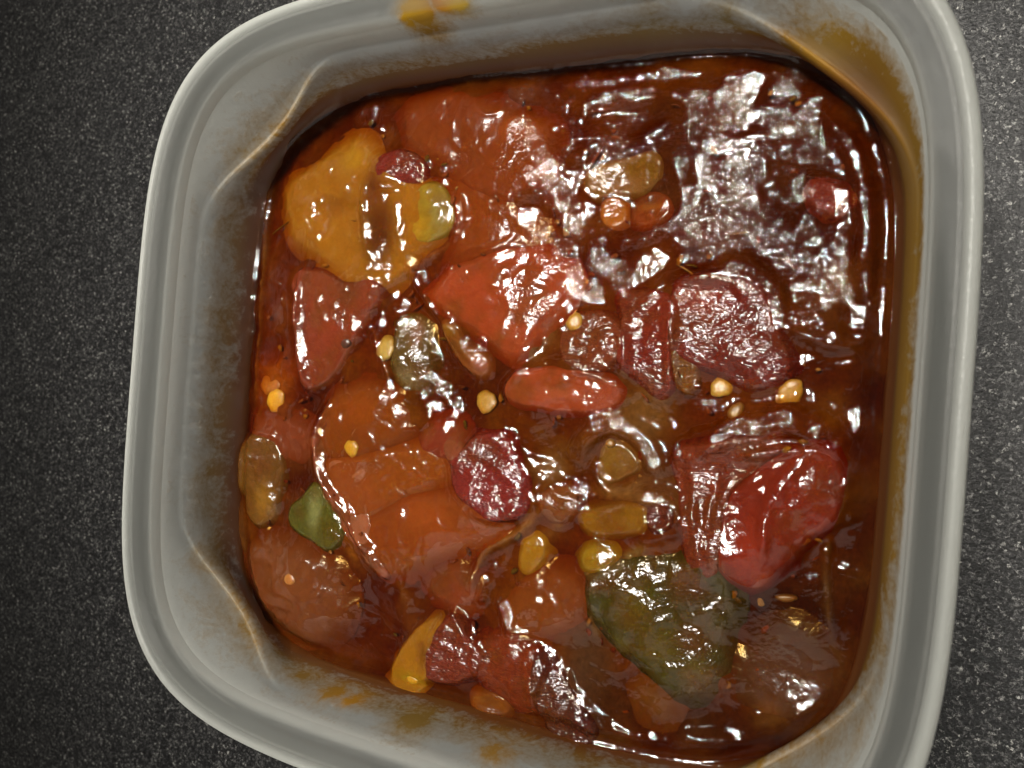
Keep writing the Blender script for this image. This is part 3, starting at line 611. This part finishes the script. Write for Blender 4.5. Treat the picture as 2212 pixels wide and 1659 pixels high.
# each chunk pushes the sauce up around itself
for f in F_:
    poly = catmull(pts(f['poly']), 5) if not ('pepper' in f['name'] and f['soft'] < 1.6) else catmull(pts(f['poly']), 5) * .35 + np.repeat(pts(f['poly']), 5, 0) * 0 + .65 * np.concatenate([np.linspace(a_, b_, 5, endpoint=False) for a_, b_ in zip(pts(f['poly']), np.roll(pts(f['poly']), -1, 0))])
    poly = poly.mean(0) + (poly - poly.mean(0)) * 1.12
    poly = poly + np.stack([np.interp(np.arange(len(poly)), np.arange(len(poly)), np.random.RandomState(len(poly)).randn(len(poly)) * .10)] * 2, 1)
    f['pm'] = poly; mk = inside(poly).astype(float)
    wa = .55 if f['name'] in ('tomato_skin', 'green_pepper_piece') else (.26 if f['soft'] < 1.5 else .40)
    f['mask'] = samp(mk, GX + wa * WX, GY + wa * WY)
    H += 1.0 * f['mound'] * (.8 * blur(f['mask'], 1.2 + .5 * f['soft']) + (.35 if f['soft'] < 1.3 else 0) * blur(f['mask'], .5)) * (1 + .25 * wav)
for f in F_:                                   # the sauce creeps up against each piece
    mb_ = blur(f['mask'], .8)
    H += (.16 + .10 * WX) * np.exp(-((mb_ - .35) / .14) ** 2) * (f['soft'] < 1.6)
# hollow at the upper right
P = at(1340, 420); H -= 1.4 * np.exp(-(((GX - P[0]) / 6.5) ** 2 + ((GY - P[1]) / 5.0) ** 2) ** 1.5)
P = at(1360, 250); H -= .5 * np.exp(-(((GX - P[0]) / 5.0) ** 2 + ((GY - P[1]) / 2.2) ** 2) ** 1.5)
for (cx, cy, r, d) in [(1000, 840, 6, .6), (680, 880, 3, .7), (1640, 1320, 6, .8), (1470, 1050, 3, .6), (870, 1300, 7, .5), (720, 270, 6, .9), (1230, 1030, 3, .4), (1460, 900, 4, .5), (1120, 560, 2.5, .4), (1700, 800, 5, .4)]:
    P = at(cx, cy); H -= d * np.exp(-(((GX - P[0]) ** 2 + (GY - P[1]) ** 2) / r ** 2))
# glint facets: sauce skin shaped to mirror the strips into the camera
GL = [([(1475, 968), (1540, 946), (1620, 922), (1700, 908), (1760, 925), (1800, 955)], 1.3), ([(1275, 1098), (1330, 1082), (1400, 1068), (1445, 1085), (1458, 1108)], .7),
      ([(1400, 1150), (1455, 1142)], .7), ([(1240, 985), (1275, 938), (1330, 918), (1380, 950), (1412, 1000)], .9), ([(1290, 1590), (1400, 1612), (1480, 1626), (1565, 1612)], .8), ([(1470, 1590), (1560, 1605)], .5),
      ([(1825, 300), (1855, 360), (1868, 430), (1872, 520), (1866, 610)], .8), ([(1595, 590), (1640, 625), (1665, 690)], 1.8), ([(1725, 690), (1760, 700), (1800, 728)], 1.1), ([(1270, 232), (1330, 212), (1400, 204)], 1.0),
      ([(1470, 198), (1500, 212)], .7), ([(1284, 276), (1310, 300), (1350, 308), (1400, 296), (1446, 266)], .6), ([(1130, 285), (1180, 350), (1215, 400), (1235, 470)], 2.0), ([(1150, 470), (1190, 540), (1230, 600)], 1.9),
      ([(1290, 560), (1360, 600), (1420, 560)], 1.6), ([(992, 425), (996, 460), (985, 500)], .6), ([(840, 350), (880, 362), (912, 385)], .9), ([(925, 640), (950, 680), (985, 705)], .6), ([(1010, 755), (1045, 790)], .8),
      ([(1035, 965), (1075, 985), (1110, 1020)], 1.1), ([(1040, 1108), (1090, 1114), (1140, 1104)], .4), ([(828, 695), (815, 735)], .5), ([(875, 700), (895, 730), (900, 770)], .8), ([(658, 690), (662, 790)], .6), ([(705, 650), (720, 690)], .7),
      ([(702, 980), (708, 1010)], .5), ([(575, 1285), (640, 1302)], .7), ([(535, 962), (560, 985), (600, 985)], .7), ([(1360, 1265), (1385, 1275)], .7), ([(1430, 1250), (1445, 1320)], 1.1), ([(1500, 1325), (1555, 1295)], .6),
      ([(1172, 1432), (1158, 1470)], .7), ([(950, 1375), (1000, 1405)], .7), ([(1078, 1300), (1112, 1365)], .6), ([(1050, 1255), (1045, 1290)], .4), ([(1190, 788), (1260, 792), (1330, 828)], .5), ([(1255, 695), (1300, 705), (1320, 745)], 1.1),
      ([(1738, 985), (1690, 1040), (1655, 1110)], .45), ([(1800, 1105), (1828, 1078)], .35), ([(1190, 848), (1250, 850)], .7), ([(1150, 690), (1190, 650)], .9), ([(1500, 980), (1505, 1030)], .5), ([(1700, 330), (1730, 440), (1760, 520)], 1.0),
      ([(1790, 400), (1830, 440)], .7), ([(1480, 640), (1520, 640)], .8), ([(1600, 720), (1620, 700)], .8), ([(1640, 760), (1680, 800)], .5), ([(1380, 690), (1420, 640)], .8), ([(1560, 250), (1700, 240)], .5), ([(1390, 440), (1400, 440)], .4), ([(1345, 385), (1395, 375)], .6), ([(1030, 905), (1045, 925)], .6)]
LP = np.array([-60.0, 235.0, 950.0])
cx_, cy_, cz_ = CAM
def unit(x, y, z):
    n_ = np.sqrt(x * x + y * y + z * z); return x / n_, y / n_, z / n_
ax, ay, az = unit(cx_ - GX, cy_ - GY, cz_ - ZS); bx_, by_, bz_ = unit(LP[0] - GX, LP[1] - GY, LP[2] - ZS)
GRX = -(ax + bx_) / (az + bz_); GRY = -(ay + by_) / (az + bz_)
Hb = blur(H, .8)
for L, wd in GL:
    P = catmull(pts(L), 8, False); wd = wd * 1.1
    i0 = max(0, int((P[:, 0].min() - 2 * wd - X0) / ST)); i1 = min(NX, int((P[:, 0].max() + 2 * wd - X0) / ST) + 2)
    j0 = max(0, int((P[:, 1].min() - 2 * wd - Y0) / ST)); j1 = min(NY, int((P[:, 1].max() + 2 * wd - Y0) / ST) + 2)
    sl = (slice(j0, j1), slice(i0, i1)); x = GX[sl]; y = GY[sl]
    best = np.full(x.shape, 1e9); qx = x.copy(); qy = y.copy()
    for a_, b_ in zip(P[:-1], P[1:]):
        d = b_ - a_; t = np.clip(((x - a_[0]) * d[0] + (y - a_[1]) * d[1]) / ((d ** 2).sum() + 1e-9), 0, 1)
        xx = a_[0] + t * d[0]; yy = a_[1] + t * d[1]; D2 = (x - xx) ** 2 + (y - yy) ** 2
        m_ = D2 < best; best[m_] = D2[m_]; qx[m_] = xx[m_]; qy[m_] = yy[m_]
    dd = np.sqrt(best) + .25 * wd * WX[sl]
    w_ = 1 - sstep(.75 * wd, 1.5 * wd, dd)
    tgt = samp(Hb, qx, qy) + GRX[sl] * (x - qx) + GRY[sl] * (y - qy)
    H[sl] += w_ * (tgt - H[sl]) * .9
    grit[sl] = grit[sl] * (1 - w_) + w_ * (.45 + .35 * (wd > .8))
P = at(1690, 1370); w_ = np.exp(-(((GX - P[0]) ** 2 + (GY - P[1]) ** 2) / 49) ** 2) * .85
H = H * (1 - w_) + (samp(Hb, P[:1], P[1:2])[0] - .35 * GRX * (GX - P[0]) - .35 * GRY * (GY - P[1]) + .12 * wav) * w_
# near the wall: level sinks a little, then climbs it
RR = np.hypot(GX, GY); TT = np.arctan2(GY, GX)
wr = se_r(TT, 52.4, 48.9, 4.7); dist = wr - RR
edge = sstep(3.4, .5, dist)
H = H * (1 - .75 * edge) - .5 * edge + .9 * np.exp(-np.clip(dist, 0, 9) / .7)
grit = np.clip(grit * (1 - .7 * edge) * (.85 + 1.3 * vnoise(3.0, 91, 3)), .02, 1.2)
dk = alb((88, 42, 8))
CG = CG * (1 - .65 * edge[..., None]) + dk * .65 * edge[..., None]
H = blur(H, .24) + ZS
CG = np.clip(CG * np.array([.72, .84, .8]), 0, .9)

# sauce body: rings of a rounded square from the middle to the wall
NR = 270
rs = np.linspace(0, 1, NR + 1)[1:]
rw = se_r(TH, 52.55, 49.05, 4.7)
VX = [0.0]; VY = [0.0]
for r in rs:
    n_ = 2 + (4.7 - 2) * r ** 2
    rr = r * se_r(TH, 52.6, 49.1, n_)
    VX.extend(rr * np.cos(TH)); VY.extend(rr * np.sin(TH))
VX = np.array(VX); VY = np.array(VY)
VZ = samp(H, VX, VY)
V = np.stack([VX, VY, VZ], 1)
def sauce_body(name, top, mat, shrink, cols, extra, parent):
    V = np.stack([VX, VY, top], 1); V[:, :2] *= shrink
    sk = []
    for z in (-24, -30, -38, -44):
        a, b_, n_ = base(z)
        sk.append(ring((a - .05) * shrink, (b_ - .05) * shrink, n_, z))
    V = np.concatenate([V] + sk)
    F = [[0, 1 + i, 1 + (i + 1) % MT] for i in range(MT)]
    q_ = []
    for k in range(NR - 1 + len(sk)):
        a = 1 + k * MT + np.arange(MT); b_ = 1 + k * MT + (np.arange(MT) + 1) % MT
        q_.append(np.stack([a, a + MT, b_ + MT, b_], 1))
    F += np.concatenate(q_).tolist()
    F.append([1 + (NR - 1 + len(sk)) * MT + i for i in range(MT)][::-1])
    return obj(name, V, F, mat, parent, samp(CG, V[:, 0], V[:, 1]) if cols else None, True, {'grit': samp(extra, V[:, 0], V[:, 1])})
sauce = bpy.data.objects.new('tomato_sauce', None); COL.objects.link(sauce); sauce.location = (0, 0, ZS * MM)
tag(sauce, 'thick glossy red brown tomato sauce filling the plastic tub', 'sauce')
def low(o): o.location = (0, 0, -ZS * MM); return o
gz = low(sauce_body('glaze', VZ, M_glaze, 1.0, False, grit, sauce)); gz['kind'] = 'stuff'
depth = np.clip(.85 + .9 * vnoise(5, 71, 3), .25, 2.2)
depth = depth * (1 - FILM_SHEEN) + .22 * FILM_SHEEN
pz = samp(H - depth, VX * .997, VY * .997)
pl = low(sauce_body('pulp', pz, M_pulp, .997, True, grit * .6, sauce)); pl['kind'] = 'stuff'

LIFT = .075
CH = .55
# shreds of pulp, skin and spice hanging in the glaze
fr_ = np.random.RandomState(77); FV = []; FF = []; FC = []
pal = [(130, 50, 22), (150, 64, 16), (180, 110, 30), (120, 60, 30), (160, 80, 40), (120, 84, 24), (190, 130, 70)]
for k in range(220):
    th = fr_.rand() * 2 * math.pi; rr = math.sqrt(fr_.rand()) * .95
    x = rr * float(se_r(np.array([th]), 51, 47.5, 4.5)[0]) * math.cos(th); y = rr * float(se_r(np.array([th]), 51, 47.5, 4.5)[0]) * math.sin(th)
    h = float(samp(H, np.array([x]), np.array([y]))[0])
    L = fr_.uniform(.25, .9) if k % 12 else fr_.uniform(.8, 2.4); Wd = fr_.uniform(.15, .5) if k % 12 else fr_.uniform(.08, .22)
    an = fr_.rand() * math.pi; nn_ = 7; b0 = len(FV)
    zc = h - fr_.uniform(.05, .40); ca, sa = math.cos(an), math.sin(an)
    bend = fr_.uniform(-.22, .22)
    for lay in (0, 1):
        for q in range(nn_):
            t = 2 * math.pi * q / nn_; rj = fr_.uniform(.7, 1.15)
            u = L * math.cos(t) * rj; v_ = Wd * math.sin(t) * rj + bend * u * u / L
            FV.append((x + u * ca - v_ * sa, y + u * sa + v_ * ca, zc - .12 * lay + fr_.uniform(-.03, .03)))
    FF.append([b0 + q for q in range(nn_)]); FF.append([b0 + nn_ + q for q in range(nn_)][::-1])
    for q in range(nn_): FF.append([b0 + (q + 1) % nn_, b0 + q, b0 + nn_ + q, b0 + nn_ + (q + 1) % nn_])
    FC += [alb(pal[fr_.randint(len(pal))]) * .55] * (2 * nn_)
fo = low(obj('pulp_shreds', FV, FF, M_pulp, sauce, np.array(FC), True, {'grit': np.full(len(FV), .1)})); fo['kind'] = 'stuff'

# chunks: solid slabs whose rounded tops come through the sauce
def chunk(f, idx):
    mk = f['mask']
    if mk.sum() * ST * ST < 45: f['lift'] = f['lift'] * 2.4
    sg = min(2.3, .62 + .62 * f['soft'])
    mb = blur(mk, sg)
    t_ = min(.84, .42 + .17 * f['soft'])            # where the piece dips under the glaze
    lift = np.where(mb > t_, (mb - t_) / (1 - t_) * f['lift'] * LIFT, (mb - t_) / t_ * (1.7 if f['soft'] < 1.3 else 1.2))
    big = blur(mk, 1.0) > .04
    js, is_ = np.nonzero(big)
    j0, j1, i0, i1 = js.min(), js.max() + 1, is_.min(), is_.max() + 1
    sub = big[j0:j1, i0:i1]
    cell = sub[:-1, :-1] & sub[1:, :-1] & sub[:-1, 1:] & sub[1:, 1:]
    used = np.zeros(sub.shape, bool)
    used[:-1, :-1] |= cell; used[1:, :-1] |= cell; used[:-1, 1:] |= cell; used[1:, 1:] |= cell
    ids = -np.ones(sub.shape, int); ids[used] = np.arange(used.sum())
    X = GX[j0:j1, i0:i1][used]; Y = GY[j0:j1, i0:i1][used]
    own = vnoise(2.2, 100 + idx, 3)[j0:j1, i0:i1][used]
    Z = (H + lift)[j0:j1, i0:i1][used] + .05 * own + (.17 * vnoise(5.0, 500 + idx, 3) - .03)[j0:j1, i0:i1][used]
    n_ = len(X)
    sf_ = sstep(.5, min(1.0, .60 + .30 * min(f['soft'], 1.3)), mb)[j0:j1, i0:i1][used]
    CH = .55 + .35 * min(1, max(0, (150 - max(f['col'])) / 25))
    col = np.tile(alb(f['col']) * CH, (n_, 1))
    for (cx, cy), (rx, ry), c, am in f['acc']:
        P = at(cx, cy); ex = np.linalg.norm(at(cx + rx, cy) - P); ey = np.linalg.norm(at(cx, cy + ry) - P)
        g = (am * np.exp(-.8 * (((X - P[0]) / ex) ** 2 + ((Y - P[1]) / ey) ** 2) ** 1.4))[:, None]
        col = col * (1 - g) + alb(c) * CH * g
    sc = CG[j0:j1, i0:i1][used] * .9
    cov = vnoise(4.5, 300 + idx, 3)[j0:j1, i0:i1][used]
    k = np.clip(.86 + (.15 if f['soft'] >= 2 else .8) * cov, .3, 1)[:, None] * .84
    col = np.clip(sc * (1 - k) + col * k, 0, .9)
    gr = grit[j0:j1, i0:i1][used].copy()
    if f['grit'] is not None: gr = .35 * gr + .65 * f['grit'] + 0 * gr
    jj, ii = np.nonzero(cell)
    a, b_, c_, d_ = ids[jj, ii], ids[jj, ii + 1], ids[jj + 1, ii + 1], ids[jj + 1, ii]
    top = np.stack([a, b_, c_, d_], 1)
    # boundary edges
    from collections import Counter
    e = np.concatenate([top[:, [0, 1]], top[:, [1, 2]], top[:, [2, 3]], top[:, [3, 0]]])
    key = e[:, 0].astype(np.int64) * n_ + e[:, 1]; rkey = e[:, 1].astype(np.int64) * n_ + e[:, 0]
    bd = e[~np.isin(key, rkey)]
    side = np.stack([bd[:, 1], bd[:, 0], bd[:, 0] + n_, bd[:, 1] + n_], 1)
    V = np.concatenate([np.stack([X, Y, Z], 1), np.stack([X, Y, np.minimum(Z - .4, H[j0:j1, i0:i1][used] - f['thick'])], 1)])
    cen = V[:n_].mean(0)
    Fc = np.concatenate([top, side, top[:, ::-1] + n_])
    o = obj(f['name'], V - cen, Fc, f['mat'], None, np.concatenate([col, col]), True, {'grit': np.concatenate([gr, gr])})
    o.location = tuple(cen * MM)
    tag(o, f['label'], f['cat'], f['group'])
for i, f in enumerate(F_): chunk(f, i)

# seeds: flat ovals, a blunt point at one end, half sunk
SEEDS = [((835, 752), 21, 26, 10, (196, 160, 66), 'round straw yellow seed with a speckled face, right of the wrinkled red pepper', .9),
         ((1046, 868), 23, 25, 0, (190, 138, 30), 'round yellow seed with a dark centre dot, in open sauce at the centre', .9),
         ((597, 866), 18, 26, -10, (240, 172, 14), 'bright golden seed close to the left wall of the tub', .7),
         ((583, 826), 26, 26, 0, (204, 118, 12), 'blurred orange seed sunk just above the bright golden one by the left wall', .15),
         ((770, 968), 16, 18, 20, (218, 158, 12), 'small yellow seed in the brown orange tomato half', .5),
         ((1245, 697), 18, 19, 40, (200, 146, 28), 'yellow seed tucked beside the glistening dark pink tomato lump', .7),
         ((1558, 836), 24, 24, -35, (206, 156, 40), 'left one of the two large yellow seeds at the right, below the maroon skin', .8),
         ((1590, 890), 15, 22, -20, (158, 110, 20), 'dim mustard seed hanging below the left large yellow seed', .4),
         ((1706, 850), 27, 32, -45, (204, 146, 30), 'biggest yellow seed, nearest the right wall of the tub', .8),
         ((642, 1247), 12, 14, 0, (206, 130, 50), 'tiny seed glowing in the smooth brown half at the lower left', .5),
         ((1697, 1294), 24, 9, 5, (150, 96, 14), 'thin dim seed below the tip of the bright red pepper piece', .4),
         ((1318, 958), 12, 9, 0, (160, 112, 30), 'small brown seed at the top of the ringed olive core', .5),
         ((895, 1466), 15, 10, 10, (226, 172, 20), 'small golden seed on the foot of the yellow wedge at the bottom', .8),
         ((755, 742), 11, 12, 0, (90, 46, 24), 'dark round bubble shaped seed on the wrinkled red pepper', .5)]
SM = []
for (cx, cy), rx, ry, ang, c, lab, ex in SEEDS:
    P = at(cx, cy); a = np.linalg.norm(at(cx + rx, cy) - P); b_ = np.linalg.norm(at(cx, cy + ry) - P)
    nu, nv = 40, 24
    V = []; F = []
    th0 = math.radians(ang)
    r_ = np.random.RandomState(cx)
    for j in range(nv + 1):
        ph = math.pi * j / nv
        for i in range(nu):
            u = 2 * math.pi * i / nu
            x = math.sin(ph) * math.cos(u); y = math.sin(ph) * math.sin(u); z = math.cos(ph)
            tap = 1 - .22 * max(0, -y) ** 2 if True else 1
            wv = 1 + .06 * math.sin(2 * u + cx) + .05 * math.sin(3 * u + cy) + .03 * math.sin(7 * u + 2)
            x *= a * tap * wv; y *= b_ * 1.04 * wv
            z *= .5 * (1 - .12 * math.exp(-((x / a) ** 2 + (y / b_) ** 2) * 6))
            V.append((x * math.cos(th0) - y * math.sin(th0), x * math.sin(th0) + y * math.cos(th0), z))
    for j in range(nv):
        for i in range(nu):
            F.append([j * nu + i, (j + 1) * nu + i, (j + 1) * nu + (i + 1) % nu, j * nu + (i + 1) % nu])
    V = np.array(V)
    d = np.hypot(V[:, 0] / a, V[:, 1] / b_)
    rim = sstep(.6, 1.0, d)[:, None] * .55
    sc = samp(CG, np.array([P[0]]), np.array([P[1]]))
    col = (alb(c) * (1 - rim) + (alb(c) * .5 + sc * .5) * rim) * .72
    if ex < .5: col = col * .75 + sc * .25
    zt = float(samp(H, np.array([P[0]]), np.array([P[1]]))[0])
    # what covers this spot may be a chunk: find its top
    for f in F_:
        if samp(f['mask'], np.array([P[0]]), np.array([P[1]]))[0] > .5: zt += f['lift'] * LIFT + .22
    o = obj('seed', V, F, M_seed, None, np.clip(col, 0, .9), True, {'grit': np.full(len(V), .35)})
    o.location = (P[0] * MM, P[1] * MM, (zt - .75 + .45 * ex) * MM)
    o.rotation_euler = (r_.uniform(-.15, .15), r_.uniform(-.15, .15), 0)
    tag(o, lab, 'seed', 'pale seeds scattered in the sauce')
